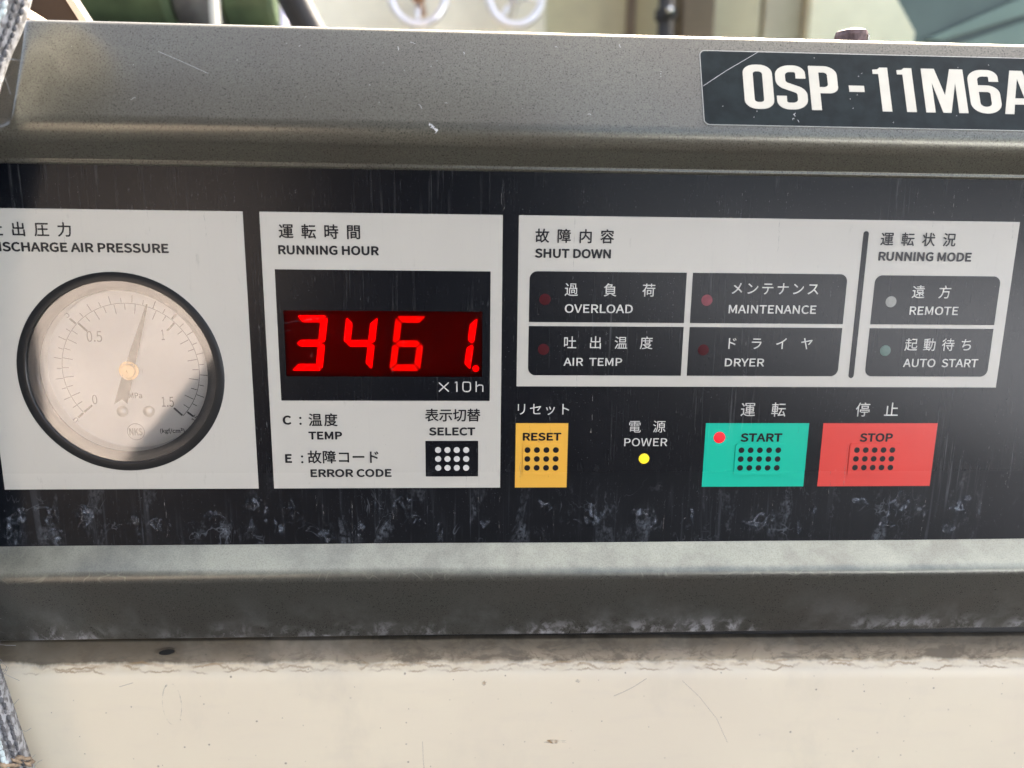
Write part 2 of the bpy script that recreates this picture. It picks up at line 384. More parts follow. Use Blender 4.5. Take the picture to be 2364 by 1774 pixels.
# --- shut down / running mode cells, each with its lamp and lettering
def lamp(u, v, mat, parent, r=1.72, name='indicator_lamp', dome=.03, label=None):
    o = lathe(name, [(r, 0), (r, .00007), (r*.93, .00007+dome*.0004), (r*.6, .00007+dome*.0012), (0, .00007+dome*.0016)][:5] and
              [(r/1000, 0), (r/1000, .00011), (r*.92/1000, .00011+dome/2500), (r*.5/1000, .00011+dome/1400), (0, .00011+dome/1250)], P(u, v, .04), (0, -1, 0), mat, parent, n=28)
    if label: o['label'] = label
    return o
def cell(u0, v0, u1, v1, rs, lu, lv, lm, kj, lt, label):
    c = plate('indicator_cell', [rrect(u0, v0, u1, v1, rs)], .03, .10, M['cell'], panel); c['label'] = label
    lamp(lu, lv, M[lm], c)
    kanji(*kj, W_, c, bold=.004); latin(*lt, W_, c, bold=.008)
ct, m1, m2, cb = -34.45, -19.19, -17.99, -2.77
cell(4.85, ct, 52.34, m1, (2.3, 0, 0, 0), 9.6, -26.06, 'lamp_red', ('過負荷', 17.48, 41.02, -29.05, 4.07), ('OVERLOAD', 15.64, 36.37, -22.09, 2.57), 'overload cell with dark red lamp')
cell(54.19, ct, 101.98, m1, (0, 2.3, 0, 0), 58.97, -26.22, 'lamp_pink', ('メンテナンス', 68.07, 91.64, -29.89, 4.0), ('MAINTENANCE', 65.9, 93.15, -22.3, 2.55), 'maintenance cell with faded pink lamp')
cell(4.85, m2, 52.34, cb, (0, 0, 0, 2.3), 9.47, -10.85, 'lamp_red', ('吐出温度', 17.51, 41.03, -12.98, 4.07), ('AIR  TEMP', 15.72, 33.79, -5.81, 2.45), 'air temperature cell with dark red lamp')
cell(54.19, m2, 101.98, cb, (0, 0, 2.3, 0), 58.88, -10.91, 'lamp_red', ('ドライヤ', 67.45, 91.22, -13.0, 4.0), ('DRYER', 65.87, 78.29, -5.81, 2.48), 'dryer cell with dark red lamp')
cell(110.68, ct+.2, 150.3, m1, (2.3, 2.3, 0, 0), 116.42, -26.21, 'lamp_white', ('遠方', 124.74, 133.11, -29.29, 4.11), ('REMOTE', 122.64, 138.11, -22.25, 2.55), 'remote cell with cream lamp')
cell(110.68, m2, 150.3, cb, (0, 0, 2.3, 2.3), 116.41, -10.97, 'lamp_green', ('起動待ち', 124.46, 142.23, -12.92, 4.09), ('AUTO  START', 122.61, 146.74, -5.82, 2.6), 'auto start cell with dull green lamp')
# --- keys
def key(name, u0, v0, u1, v1, mat, dot, d0, d1, nu, pad, label, word=None, wm=None, base=(.03, .10)):
    k = plate(name, [rect(u0, v0, u1, v1)], base[0], base[1], mat, panel); k['label'] = label
    if pad:
        p_ = plate('raised_pad', [rrect(*pad, .9)], base[1]-.02, base[1]+.24, mat, k, bev=.16)
    me = None
    for i in range(nu):
        for j in range(3):
            uu = d0[0]+(d1[0]-d0[0])*i/(nu-1); vv = d0[1]+(d1[1]-d0[1])*j/2
            if me is None:
                o = plate('dot', [circ(uu, vv, .95, 18)], base[1]+(.22 if pad else -.02), base[1]+(.27 if pad else .05), dot, k); me = o
            else:
                o = me.copy(); C.objects.link(o); o.location = Vector(P(uu, vv, base[1]+(.245 if pad else .015)))-wloc(k); o.parent = k
    if word: latin(*word, wm, k, h=base[1]+.06)
    return k
key('select_key', -26.7, 18.1, -10.3, 29.7, M['cell'], M['wdot'], (-22.77, 20.99), (-14.05, 26.79), 4, (-25.2, 19.3, -11.9, 28.7), 'black select key with twelve cream dots')
rk = key('reset_key', 1.35, 12.42, 17.74, 33.45, M['yellow'], M['kdot'], (5.11, 21.04), (14.03, 26.87), 4, (3.7, 19.1, 16.1, 29.2), 'amber reset key', ('RESET', 3.59, 15.63, 18.04, 2.54), M['kdot'])
sk = key('start_key', 61.26, 12.42, 94.42, 33.45, M['green'], M['kdot'], (73.17, 21.22), (85.09, 27.09), 5, (71.2, 19.15, 87.5, 29.6), 'green start key with its red lamp lit', ('START', 72.66, 86.08, 18.49, 2.79), M['kdot'])
ok_ = key('stop_key', 99.04, 12.42, 136.33, 33.45, M['red'], M['kdot'], (110.7, 21.23), (122.36, 27.09), 5, (108.4, 18.95, 125.3, 29.6), 'red stop key', ('STOP', 111.33, 122.13, 18.53, 2.81), M['kdot'])
lamp(65.86, 17.08, M['lit_red'], sk, 1.85, label='lit red lamp')
lamp(42.13, 24.0, M['lit_yellow'], panel, 1.68, label='lit yellow power lamp')
kanji('リセット', 3.04, 16.44, 7.95, 4.0, W_, panel, bold=.002, h=.06)
kanji('電源', 38.69, 46.46, 13.55, 4.1, W_, panel, bold=.0, h=.06); latin('POWER', 35.59, 49.31, 19.89, 2.55, W_, panel, bold=.004, h=.06)
kanji('運転', 74.38, 84.16, 8.04, 4.75, W_, panel, bold=.004, h=.06); kanji('停止', 111.36, 120.63, 8.01, 4.75, W_, panel, bold=.004, h=.06)
# x10h printed under the display window
def strokes(name, paths, wd, h, mat, parent, pf=P):
    pcs = []
    for pth, cl in paths:
        L, Rr = ribbon(pth, wd, cl); n = len(L)
        pcs.append((L+Rr, [(i, (i+1) % n, (i+1) % n+n, i+n) for i in range(n if cl else n-1)]))
    return lay(name, pcs, h, mat, parent, pf=pf)
strokes('lettering', [([(-22.4, -.4), (-19.4, 2.4)], 0), ([(-19.4, -.4), (-20.75, .86)], 0), ([(-21.05, 1.14), (-22.4, 2.4)], 0),
    (fillet([(-17.5, -.35), (-16.9, -.6, .1), (-16.9, 2.5)]), 0), (fillet([(-14.05, -.55), (-12.75, -.55, .9), (-12.75, 2.4, .9), (-15.05, 2.4, .9), (-15.05, -.55, .9), (-14.1, -.55)]), 0),
    ([(-11.0, -.8), (-11.0, 2.5)], 0), (fillet([(-10.8, .75), (-10.2, .35, .3), (-8.95, .35, .5), (-8.95, 2.5)]), 0)], .36, .06, W_, panel)

# ================================================================== digital display
disp = empty('digital_display', P(-39, -2.2, -2), label='red LED display reading 3461 in the dark window of the running hour field', cat='display')
plate('filter_window', [rect(-68.6, -22.4, -8.6, -1.9)], -2.4, -1.4, M['win'], disp)
plate('surround', [rect(-70.2, -34.25, -6.8, 5.35), rect(-68.3, -22.2, -9.2, -2.2)], .005, .045, M['cell'], disp)
plate('cover_film', [rect(-68.3, -22.2, -9.2, -2.2)], -.10, -.08, M['cover'], disp)
SL = math.tan(math.radians(7.8)); VT, VB = -20.55, -3.75; VM = (VT+VB)/2; DW, TT = 9.35, 2.0
def seg(d, ul, which, mat):
    # ul: left edge at the foot of the digit; build in unslanted space then slant
    x0, x1 = ul, ul+DW; t = TT; g = .10; c = .62
    S_ = {'a': [(x0+.35, VT), (x1-.35, VT), (x1-t-.05, VT+t), (x0+t+.05, VT+t)],
          'd': [(x0+.35, VB), (x0+t+.05, VB-t), (x1-t-.05, VB-t), (x1-.35, VB)],
          'g': [(x0+.95, VM), (x0+t+.1, VM-t/2), (x1-t-.1, VM-t/2), (x1-.95, VM), (x1-t-.1, VM+t/2), (x0+t+.1, VM+t/2)],
          'f': [(x0, VT+.45), (x0+t, VT+t+.35), (x0+t, VM-t/2-.25), (x0+.7, VM-.22), (x0, VM-.8)],
          'e': [(x0, VM+.8), (x0+.7, VM+.22), (x0+t, VM+t/2+.25), (x0+t, VB-t-.35), (x0, VB-.45)],
          'b': [(x1, VT+.45), (x1, VM-.8), (x1-.7, VM-.22), (x1-t, VM-t/2-.25), (x1-t, VT+t+.35)],
          'c': [(x1, VM+.8), (x1, VB-.45), (x1-t, VB-t-.35), (x1-t, VM+t/2+.25), (x1-.7, VM+.22)]}[which]
    cx = sum(p[0] for p in S_)/len(S_); cy = sum(p[1] for p in S_)/len(S_)
    S_ = [(cx+(a-cx)*1., cy+(b-cy)*1.) for a, b in S_]
    S_ = fillet([(*S_[-1], .2)]+[(*p, .22) for p in S_]+[(*S_[0], .2)], 3)[1:-1]
    plate('segment', [[(a+(VB-b)*SL, b) for a, b in S_]], -1.39, -1.25, mat, d)
for ul, segs, mt, val in ((-67.15, 'abcdg', 'seg', 3), (-52.25, 'fgbc', 'seg', 4), (-37.55, 'afgedc', 'seg_dim', 6), (-22.25, 'bc', 'seg', 1)):
    d = empty('digit', P(ul+5, VM, -1.3), disp, label='lit digit %d' % val)
    for s_ in segs: seg(d, ul, s_, M[mt])
plate('decimal_point', [circ(-11.15, -4.55, .98, 20)], -1.39, -1.25, M['seg'], disp)

# ================================================================== pressure gauge
gx, gv = GC
gauge = empty('pressure_gauge', P(gx, gv, -8), label='round pressure gauge with white dial behind reflecting glass, needle past 0.8', cat='gauge')
GA = P(gx, gv, 0)
lathe('bezel', [(x/1000, y/1000) for x, y in ((27.6, -1.0), (27.6, .05), (27.75, .2), (30.1, .2), (30.25, .1), (30.25, -9))], GA, (0, -1, 0), M['bezel'], gauge, n=96)
lathe('inner_ring', [(x/1000, y/1000) for x, y in ((27.9, -.9), (27.2, -1.0), (26.2, -1.1), (25.0, -1.3), (24.7, -1.6), (24.75, -2.2))], GA, (0, -1, 0), M['bezel_in'], gauge, n=96)
lathe('case_wall', [(x/1000, y/1000) for x, y in ((24.76, -2.2), (24.9, -4.5), (24.6, -6.1))], GA, (0, -1, 0), M['dial'], gauge, n=96)
dial = plate('dial_plate', [circ(gx, gv, 24.8, 96)], -6.6, -6.0, M['dial'], gauge)
plate('glass', [circ(gx, gv, 27.8, 96)], -.35, -.25, M['glass'], gauge)
# scale: value 0..1.5 over 270 degrees
def dang(val):
    q = (-131, -45, 44, 135); t = val/.5; i = min(2, int(t)); return q[i]+(q[i+1]-q[i])*(t-i)
dx_ = gx+.2
def pol(r, val):
    a = math.radians(dang(val)); return (dx_+r*math.sin(a), gv-r*math.cos(a))
DH = -5.97
strokes('scale_arc', [([pol(20.5, 1.5*i/90) for i in range(91)], 0)], .17, DH, M['dink'], dial)
for i in range(31):
    v_i = i*.05; big = i % 10 == 0; mid = i % 2 == 0
    strokes('tick', [([pol(20.3, v_i), pol(16.9 if big else (17.4 if mid else 18.5), v_i)], 0)], .6 if big else .22, DH+.005, M['dink'], dial)
for i in range(31):
    v_i = i*.5*.0980665*.9999; big = i % 10 == 0; mid = i % 2 == 0
    strokes('tick', [([pol(20.7, v_i), pol(23.0 if mid or big else 22.1, v_i)], 0)], .6 if big else .22, DH+.005, M['dink'], dial)
def small(txt, cu, cv, capw, caph, rot=0., bold=.0, par=dial):
    v, f = glyphs(txt, bold); x0, x1 = min(a for a, b in v), max(a for a, b in v); y0, y1 = min(b for a, b in v), max(b for a, b in v)
    ca, sa = math.cos(rot), math.sin(rot); out = []
    for a, b in v:
        X = (a-(x0+x1)/2)/(x1-x0)*capw; Y = -(b-(y0+y1)/2)/(y1-y0)*caph; out.append((cu+X*ca-Y*sa, cv+X*sa+Y*ca))
    return lay('numeral', heavy(out, f, bold*caph, bold*caph) if bold else [(out, f)], DH+.01, M['dink'], par)
small('0.5', dx_-10.0, gv-10.35, 4.5, 3.4); small('1', dx_+10.4, gv-10.95, .9, 3.2); small('1.5', dx_+10.2, gv+10.0, 3.7, 3.2); small('0', dx_-11.8, gv+9.3, 1.5, 3.0)
small('5', dx_-17.7, gv-17.0, 1.3, 2.3, math.radians(-46)); small('15', dx_+18.3, gv+15.4, 2.2, 1.9, math.radians(128)-math.pi); small('0', dx_-18.3, gv+15.9, 1.2, 2.0, math.radians(-135)+math.pi)
small('MPa', dx_+.6, gv+8.0, 3.9, 1.7, bold=.03); small('(kgf/cm²)', dx_+10.9, gv+19.4, 7.4, 1.9, bold=.03)
strokes('maker_mark', [([(dx_-.25+2.6*math.cos(t*math.pi/16), gv+19.6+2.6*math.sin(t*math.pi/16)) for t in range(32)], 1)], .2, DH, M['dink'], dial)
small('NKS', dx_-.25, gv+19.6, 3.9, 2.2, bold=.03)
# needle
na = math.radians(19.3); nd = (math.sin(na), -math.cos(na)); npd = (nd[1]*-1, nd[0])
def npt(l, s): return (gx+nd[0]*l+npd[0]*s, gv+nd[1]*l+npd[1]*s)
plate('needle', [[npt(21.6, .22), npt(4, 1.25), npt(0, 1.5), npt(-10.2, 2.2), npt(-9.3, .3), npt(-11.6, -1.5), npt(0, -1.5), npt(4, -1.25), npt(21.6, -.22)][::-1]], -4.9, -4.7, M['dink'], gauge)
lathe('hub', [(2.9e-3, 0), (2.9e-3, .5e-3), (2.1e-3, .5e-3), (2.1e-3, 1.1e-3), (1.95e-3, 1.25e-3), (.45e-3, 1.25e-3), (.4e-3, 1.0e-3), (0, 1.0e-3)], P(gx, gv, -5.2), (0, -1, 0), M['brass'], gauge, n=36)
for sx_ in (-3.5, 4.5):
    s_ = lathe('screw', [(1.75e-3, 0), (1.75e-3, .4e-3), (1.5e-3, .8e-3), (.8e-3, 1.15e-3), (0, 1.25e-3)], P(gx+sx_, gv+13.0, -6), (0, -1, 0), M['steel'], gauge, n=24)
    0 and strokes('slot', [([(gx+sx_-1.2, gv+12.9), (gx+sx_+1.2, gv+11.5)], 0)], .4, -4.74, M['dink'], s_)

# ================================================================== frame rails
frame = empty('metal_frame', P(0, 85, 0), label='bronze grey speckled metal frame above and below the control panel', cat='panel frame')
T24 = math.tan(math.radians(24))
def bend(u):
    if u >= -134.5: return 0.
    t = -134.5-u; r = 3.0
    return r-math.sqrt(max(0, r*r-min(t, r*.92)**2)) + max(0, t-r*.92)*1.1
def rail(name, prof, us, mat, bendy=False):
    pr = fillet(prof, 10); vs, fs = [], []
    for u in us:
        for v, h in pr:
            wv = 1 - 1/(1+math.exp(-(v+73)*.9)) if bendy else 0
            vs.append(P(u, v + (0.10*math.sin(u*.021)+.05*math.sin(u*.06))*(0 if bendy else 1), h - bend(u)*wv))
    n = len(pr)
    for i in range(len(us)-1):
        for j in range(n-1): fs.append((i*n+j, (i+1)*n+j, (i+1)*n+j+1, i*n+j+1))
    o = obj(name, vs, fs, mat, frame, smooth=True)
    bm = bmesh.new(); bm.from_mesh(o.data); bm.normal_update()
    if sum(f.normal.y*f.calc_area() for f in bm.faces) > 0:
        for f in bm.faces: f.normal_flip()
    bm.to_mesh(o.data); bm.free()
    return o
us_up = [-158+i*.5 for i in range(50)] + [-133+i*8 for i in range(49)]
upper = rail('upper_rail', [(-62.9, -4), (-63.0, .15, .15), (-63.6, .75, .4), (-64.5, .6, .5), (-71.5, 8.8, 6.5), (-102.0, 8.8-30.5*T24, 2.2), (-103.2, -12, 2), (-103.2, -60)], us_up, M['rail_up'], True)
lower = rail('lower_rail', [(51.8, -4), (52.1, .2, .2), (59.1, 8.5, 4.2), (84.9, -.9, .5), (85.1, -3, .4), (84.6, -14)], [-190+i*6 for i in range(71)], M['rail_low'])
# chips and scratches in the paint of the upper rail
def F(u, s, h=0.):
    """point on the tilted upper face: s mm up the face from the nose"""
    c24, s24 = math.cos(math.radians(24)), math.sin(math.radians(24))
    v = -71.5 - s*c24 - h*s24; hh = 8.8 - s*s24 + h*c24
    return P(u, v, hh)
M['chip'] = paint('bare_scratched_metal', (.62, .62, .60), .4, .3, sc=400)
def sliver(paths, wd, pf, name, par, mat=None, h=.02):
    pcs = []
    for pth in paths:
        L, Rr = ribbon(pth, wd); n = len(L); pcs.append((L+Rr, [(i, i+1, i+1+n, i+n) for i in range(n-1)]))
    return lay(name, pcs, h, mat or M['chip'], par, pf=pf)
def scrib(cx, cy, s, n):
    p = [(cx, cy)]; a = random.uniform(0, 6.28)
    for _ in range(n): a += random.uniform(-1.2, 1.2); p.append((p[-1][0]+s*math.cos(a), p[-1][1]+s*math.sin(a)))
    return p
ch = []
for (cx, cy) in ((-33.5, 27.6), (-15, 26.3), (-20, 10.3), (-27.3, 9.6), (20, 7.6), (-60.5, 27.4), (-104, 10), (-30, 29.2), (11, 28.9), (30, 29.0)):
    ch.append(scrib(cx, cy, .28, random.randint(3, 6)))
for _ in range(14): ch.append(scrib(random.uniform(-125, 50), random.uniform(6, 29), .16, 2))
sliver(ch, .10, F, 'paint_chips', upper, h=.03)['kind'] = 'stuff'
sliver([[(-99.3, 24.3), (-92, 21.0), (-85.2, 17.8)]], .09, F, 'scratch', upper, h=.03)
cl = []
for i in range(13):
    cx = -24.6+random.uniform(0, 2.6); cy = 3.2-1.35*(cx+23.3)+random.uniform(-.5, .5)
    cl.append(scrib(cx, cy, .3, 3))
sliver(cl, .17, F, 'paint_chips', upper, h=.02-.0)['kind'] = 'stuff'

# ================================================================== nameplate on the tilted face
M['np'] = paint('dark_green_black_nameplate', (.010, .016, .016), .30, sc=180, vary=.35, Specular_IOR_Level=.16)
M['npl'] = paint('cream_nameplate_ink', (.56, .545, .455), .45, sc=120, vary=.05)
M['npe'] = paint('pale_plate_edge', (.45, .45, .40), .4, .4, sc=120)
name_ = empty('nameplate', F(53, 5.2), label='dark nameplate with cream letters OSP-11M6A stuck on the upper frame rail', cat='nameplate')
def fplate(nm, loops, h0, h1, mat, parent, **k):
    o = plate(nm, loops, 0, 1, mat, None, **k); me = o.data; off = o.location.copy()
    for vtx in me.vertices:
        wv = vtx.co+off; u, s, hh = wv.x*1000, -wv.z*1000, -wv.y
        vtx.co = Vector(F(u, s, h1 if hh > .0005 else h0))
    cen = sum((vtx.co for vtx in me.vertices), Vector())/len(me.vertices)
    for vtx in me.vertices: vtx.co -= cen
    o.location = cen; put(o, parent)
    bm = bmesh.new(); bm.from_mesh(me); bmesh.ops.recalc_face_normals(bm, faces=bm.faces); bm.to_mesh(me); bm.free()
    return o
fplate('backing', [rrect(52.85, 5.05, 166.3, 28.75, 1.6)], -.05, .22, M['npe'], name_)
fplate('plate', [rrect(53.05, 5.25, 166.1, 28.5, 1.5)], .22, .27, M['np'], name_)
B0, B1 = 10.3, 24.4
def gl(loops, label=None):
    o = fplate('letter', loops, .27, .31, M['npl'], name_)
    if label: o['label'] = label
def strip(pts, x0, label):
    L, Rr = ribbon(fillet(pts, 9), t_); n = len(L)
    o = lay('letter', [(sc_(L, x0)+sc_(Rr, x0), [(i, i+1, i+1+n, i+n) for i in range(n-1)])], .31, M['npl'], name_, pf=F); o['label'] = label
def rib(pts, wd, n=7, sx=1.0, x0=0.):
    L, Rr = ribbon(fillet(pts, n), wd); return [(x0+(a)*sx, b) for a, b in L] + [(x0+(a)*sx, b) for a, b in Rr[::-1]]
k = 1.35; t_ = 2.15   # strokes drawn narrow, then widened so that stems are heavier than bars
def sc_(pts, x0): return [(x0+a*k, b) for a, b in pts]
# O
w0 = 8.55/k; gl([sc_(rrect(0, B0, w0, B1, 2.75, 9), 65.0), sc_(rrect(t_, B0+t_, w0-t_, B1-t_, .85, 6), 65.0)], 'letter O')
# S
w0 = 9.0/k; h_ = t_/2; mid = (B0+B1)/2
S_pts = [(w0-h_-.1, B1-4.2), (w0-h_-.1, B1-h_, 2.1), (h_, B1-h_, 2.2), (h_, mid+1.0, 2.0), (w0-h_, mid-1.2, 2.0), (w0-h_, B0+h_, 2.2), (h_, B0+h_, 2.1), (h_+0., B0+4.3)]
strip(S_pts, 74.4, 'letter S')
# P as one outline with a counter
w0 = 8.3/k; outer = [(0, B0), (t_, B0), (t_, B0+5.4), ] + [p for p in fillet([(t_, B0+5.4), (w0, B0+5.4, 2.9), (w0, B1, 2.9), (0, B1)], 9)[1:]]
gl([sc_(outer, 84.3), sc_(rrect(t_, B0+5.4+t_-.2, w0-t_, B1-t_+.1, (0, .9, .9, 0), 6), 84.3)], 'letter P')
gl([rect(95.8, 16.35, 100.3, 18.35)], 'hyphen')
for x in (103.3, 110.5): gl([[(x+1.65, B0), (x+4.5, B0), (x+4.5, B1), (x+2.2, B1), (x+1.5, B1-.6), (x, B1-.75), (x, B1-2.1), (x+1.65, B1-2.1)]], 'numeral 1')
x = 117.8; gl([[(x, B0), (x+2.75, B0), (x+2.75, B0+9.6), (x+5.05, B0), (x+7.45, B0), (x+9.75, B0+9.6), (x+9.75, B0), (x+12.5, B0), (x+12.5, B1), (x+8.55, B1), (x+6.25, B0+5.6), (x+3.95, B1), (x, B1)]], 'letter M')
# 6
w0 = 9.2/k
hook = [(w0-h_, B1-3.8), (w0-h_, B1-h_, 2.3), (h_, B1-h_, 2.3), (h_, B0+h_, 2.3), (w0-h_, B0+h_, 2.3), (w0-h_, B0+8.0, 2.3), (t_+.0, B0+8.0)]
strip(hook, 131.4, 'numeral 6')
x = 141.2; gl([[(x, B0), (x+2.75, B0), (x+3.35, B0+3.1), (x+7.0, B0+3.1), (x+7.6, B0), (x+10.4, B0), (x+7.1, B1), (x+3.3, B1)], [(x+3.75, B0+5.1), (x+5.2, B0+11.4), (x+6.6, B0+5.1)]], 'letter A')
sliver([[(53.2, 17.1), (60, 22.0), (69.9, 28.4)]], .11, F, 'scratch', name_, h=.33)
sliver([scrib(random.uniform(56, 150), random.uniform(6.5, 27.5), .15, 2) for _ in range(22)], .11, F, 'dust_flecks', name_, h=.34)['kind'] = 'stuff'
sliver([scrib(79+random.uniform(-.6, .8), 8.4+random.uniform(-1.6, 1), .2, 5) for _ in range(4)], .10, F, 'dust_flecks', name_, h=.34)['kind'] = 'stuff'

def deposit(name, col, lo, hi, amt, sc):
    s = NT(name); s.set(Base_Color=col, Roughness=.7)
    a = s.math('MULTIPLY', s.ramp(s.noise(sc, (3, 1, 2), detail=5, rough=.7), lo, hi), amt)
    s.l(a, s.b.inputs['Alpha']); return s.m
M['drip'] = deposit('dried_drip_mark', (.30, .29, .27), .42, .66, .75, (1500, 1, 420))
M['smear'] = deposit('limescale_smear', (.26, .29, .33), .46, .74, .60, (520, 1, 380))
M['ringm'] = deposit('limescale_ring', (.30, .32, .35), .42, .70, .45, (420, 1, 420))
# scratch across the display window and pale hairline scratches on the overlay
sliver([[(-68.9+i*.0, -18.0+random.uniform(-.5, .5)) if 0 else (-69.6+i*.9, -18.2-i*.13+random.uniform(-.25, .25)) for i in range(14)] for _ in range(5)], .07, P, 'scratch', panel, M['ringm'], h=.02)
sliver([[(-68.8, -15.9), (-66.2, -16.2)]], .09, P, 'scratch', panel, M['ringm'], h=.02)
hl = []
for (u, v0, v1) in ((28.6, -34, -3), (17.8, -58, -20), (-45.5, -30, -23), (48.5, -34, -4), (41, -27, -8), (20, -25, 1), (-37, 34, 44), (72, -16, -2), (25, 2, 16), (12, 4, 30), (-14, 20, 38), (-50, 36, 48), (0, -62, -52), (42, -62, -52)):
    n = 9; hl.append([(u+random.uniform(-.2, .2), v0+(v1-v0)*i/n) for i in range(n+1)])
for _ in range(70):
    u = random.uniform(-155, 165); v0 = random.choice((random.uniform(-62, -52), random.uniform(33.6, 40), random.uniform(5, 30) if u > 0 else random.uniform(34, 40))); L_ = random.uniform(3, 16)
    hl.append([(u+random.uniform(-.25, .25), v0+L_*i/6) for i in range(7)])
rg = []
for _ in range(20):
    u = random.choice((random.uniform(-140, -20), random.uniform(20, 130))); ra = random.uniform(1.2, 4.2); rb = ra*random.uniform(.8, 1.5); a0 = random.uniform(150, 230); a1 = a0+random.uniform(60, 190); vc = random.uniform(45.5, 50.5)
    rg.append([(u+ra*math.cos(math.radians(a0+(a1-a0)*i/14)), min(51.6, vc+rb*math.sin(math.radians(a0+(a1-a0)*i/14)))) for i in range(15)])
sliver(rg, .22, P, 'water_ring', panel, M['ringm'], h=.02)['kind'] = 'stuff'
sm = []
for _ in range(46):
    u = random.uniform(-155, 150); vc = random.uniform(37, 49); ra = random.uniform(.8, 3.2); rb = random.uniform(1.2, 4.5); n = 16
    sm.append(([(u+ra*(.6+.8*random.random())*math.cos(2*math.pi*i/n), min(51.7, vc+rb*(.6+.8*random.random())*math.sin(2*math.pi*i/n))) for i in range(n)], [tuple(range(n))], len(sm)*.4))
lay('water_smear', sm, .03, M['smear'], panel)['kind'] = 'stuff'
sliver(hl, .09, P, 'drip_mark', panel, M['drip'], h=.175)['kind'] = 'stuff'

# ================================================================== compressor cabinet
def cab_mat():
    s = NT('beige_cabinet_enamel'); z = s.z()
    big = s.noise((9, 9, 11), (1, 2, 3), detail=3)
    c = s.mix(s.ramp(big, .35, .68), (.77, .68, .52), (.82, .73, .55))
    mott = s.noise((45, 45, 200), (1, 2, 3), detail=3)
    c = s.mix(s.math('MULTIPLY', s.ramp(mott, .5, .75), .10), c, (.60, .52, .44))
    sp = s.n('ShaderNodeTexVoronoi'); sp.inputs['Scale'].default_value = 120.; sp.inputs['Randomness'].default_value = 1.; sp.voronoi_dimensions = '2D'; cmb = s.n('ShaderNodeCombineXYZ'); s.l(s.x(), cmb.inputs[0]); s.l(z, cmb.inputs[1]); s.l(cmb.outputs[0], sp.inputs['Vector'])
    sepc = s.n('ShaderNodeSeparateColor'); s.l(sp.outputs['Color'], sepc.inputs[0])
    spot = s.math('MULTIPLY', s.ramp(s.math('DIVIDE', sp.outputs['Distance'], s.math('ADD', s.math('MULTIPLY', s.math('POWER', sepc.outputs[1], 4.), .75), .55)), .050, .022), s.ramp(sepc.outputs[0], .45, .95))
    c = s.mix(s.math('MULTIPLY', spot, .75), c, (.16, .12, .08))
    # grime that has run down from under the frame, ending in a crusty brown tide line
    edge = s.math('ADD', z, s.math('MULTIPLY', s.math('SUBTRACT', s.noise((70, 1, 40), (3, 0, 3), detail=6, rough=.62), .5), .0055))
    tide = s.math('ADD', edge, s.math('MULTIPLY', s.x(), .011))
    g = s.ramp(tide, -.0988, -.0972)
    def tl(off, sd, wd):
        e = s.math('ADD', s.math('ADD', z, s.math('MULTIPLY', s.x(), .011)), s.math('MULTIPLY', s.math('SUBTRACT', s.noise((85, 1, 30), (sd, 0, sd), detail=6, rough=.62), .5), .0062))
        return s.math('MULTIPLY', s.ramp(s.math('ABSOLUTE', s.math('ADD', e, off)), wd, wd*.2), s.ramp(s.noise((90, 1, 90), (sd+2, 0, 5), detail=3), .42, .62))
    line = s.math('MAXIMUM', tl(.0990, 3, .00042), s.math('MAXIMUM', tl(.0999, 7, .00036), s.math('MULTIPLY', tl(.0983, 12, .0006), .8)))
    mot = s.ramp(s.noise((70, 1, 150), (8, 1, 3), detail=7, rough=.72, dist=.35), .42, .59)
    vein = s.ramp(s.math('ABSOLUTE', s.math('SUBTRACT', s.noise((75, 1, 95), (18, 1, 3), detail=4, rough=.6, dist=.8), .5)), .022, .0)
    depth = s.ramp(s.math('ADD', s.math('ADD', tide, s.math('MULTIPLY', s.x(), -.006)), s.math('MULTIPLY', mot, .003)), -.0885, -.0985)
    gcol = s.mix(mot, s.mix(depth, (.014, .010, .006), (.105, .08, .056)), s.mix(depth, (.085, .066, .046), (.46, .375, .265)))
    left = s.ramp(s.x(), -.03, -.15)
    gcol = s.mix(s.math('MULTIPLY', left, .72), gcol, (.042, .030, .018))
    gcol = s.mix(s.math('MULTIPLY', vein, .55), gcol, (.06, .045, .03))
    crust = s.math('MULTIPLY', s.ramp(tide, -.1006, -.0990), s.ramp(s.noise((150, 1, 200), (4, 0, 9), detail=4), .38, .62))
    c = s.mix(s.math('MULTIPLY', crust, .45), c, (.72, .60, .40))
    c = s.mix(s.math('MULTIPLY', g, .90), c, gcol)
    c = s.mix(s.math('MULTIPLY', line, .68), c, (.33, .205, .095))
    smg = s.math('MULTIPLY', s.ramp(s.noise((26, 1, 18), (3, 0, 14), detail=5, rough=.6), .50, .74), .30)
    c = s.mix(smg, c, (.50, .45, .37))
    scf = s.math('MULTIPLY', s.ramp(s.noise((700, 1, 90), (3, 0, 14), detail=3, rough=.6), .68, .78), s.ramp(s.noise((30, 1, 30), (13, 0, 4), detail=2), .52, .66))
    c = s.mix(s.math('MULTIPLY', scf, .35), c, (.30, .26, .21))
    s.set(Base_Color=c, Roughness=s.ramp(g, 0, 1, .42, .8), Specular_IOR_Level=.45)
    s.bump(s.noise((140, 140, 140), detail=3), .06, .0003)
    return s.m
M['beige'] = cab_mat()
cab = empty('compressor_cabinet', (0, .1, -.9), label='beige enamelled compressor cabinet below the frame, grimy along its top edge', cat='machine cabinet')
us_c = [-260+i*5 for i in range(105)]
vs, fs = [], []
prof_c = [(80, -24), (89.9, -24), (89.9, -7.0), (90.3, -6.4), (97.0, -6.0), (98.6, -5.6), (99.8, -4.0), (101.4, -3.2), (104, -3.0), (125, -3.0), (180, -3.0), (400, -3.0), (850, -3.0)]
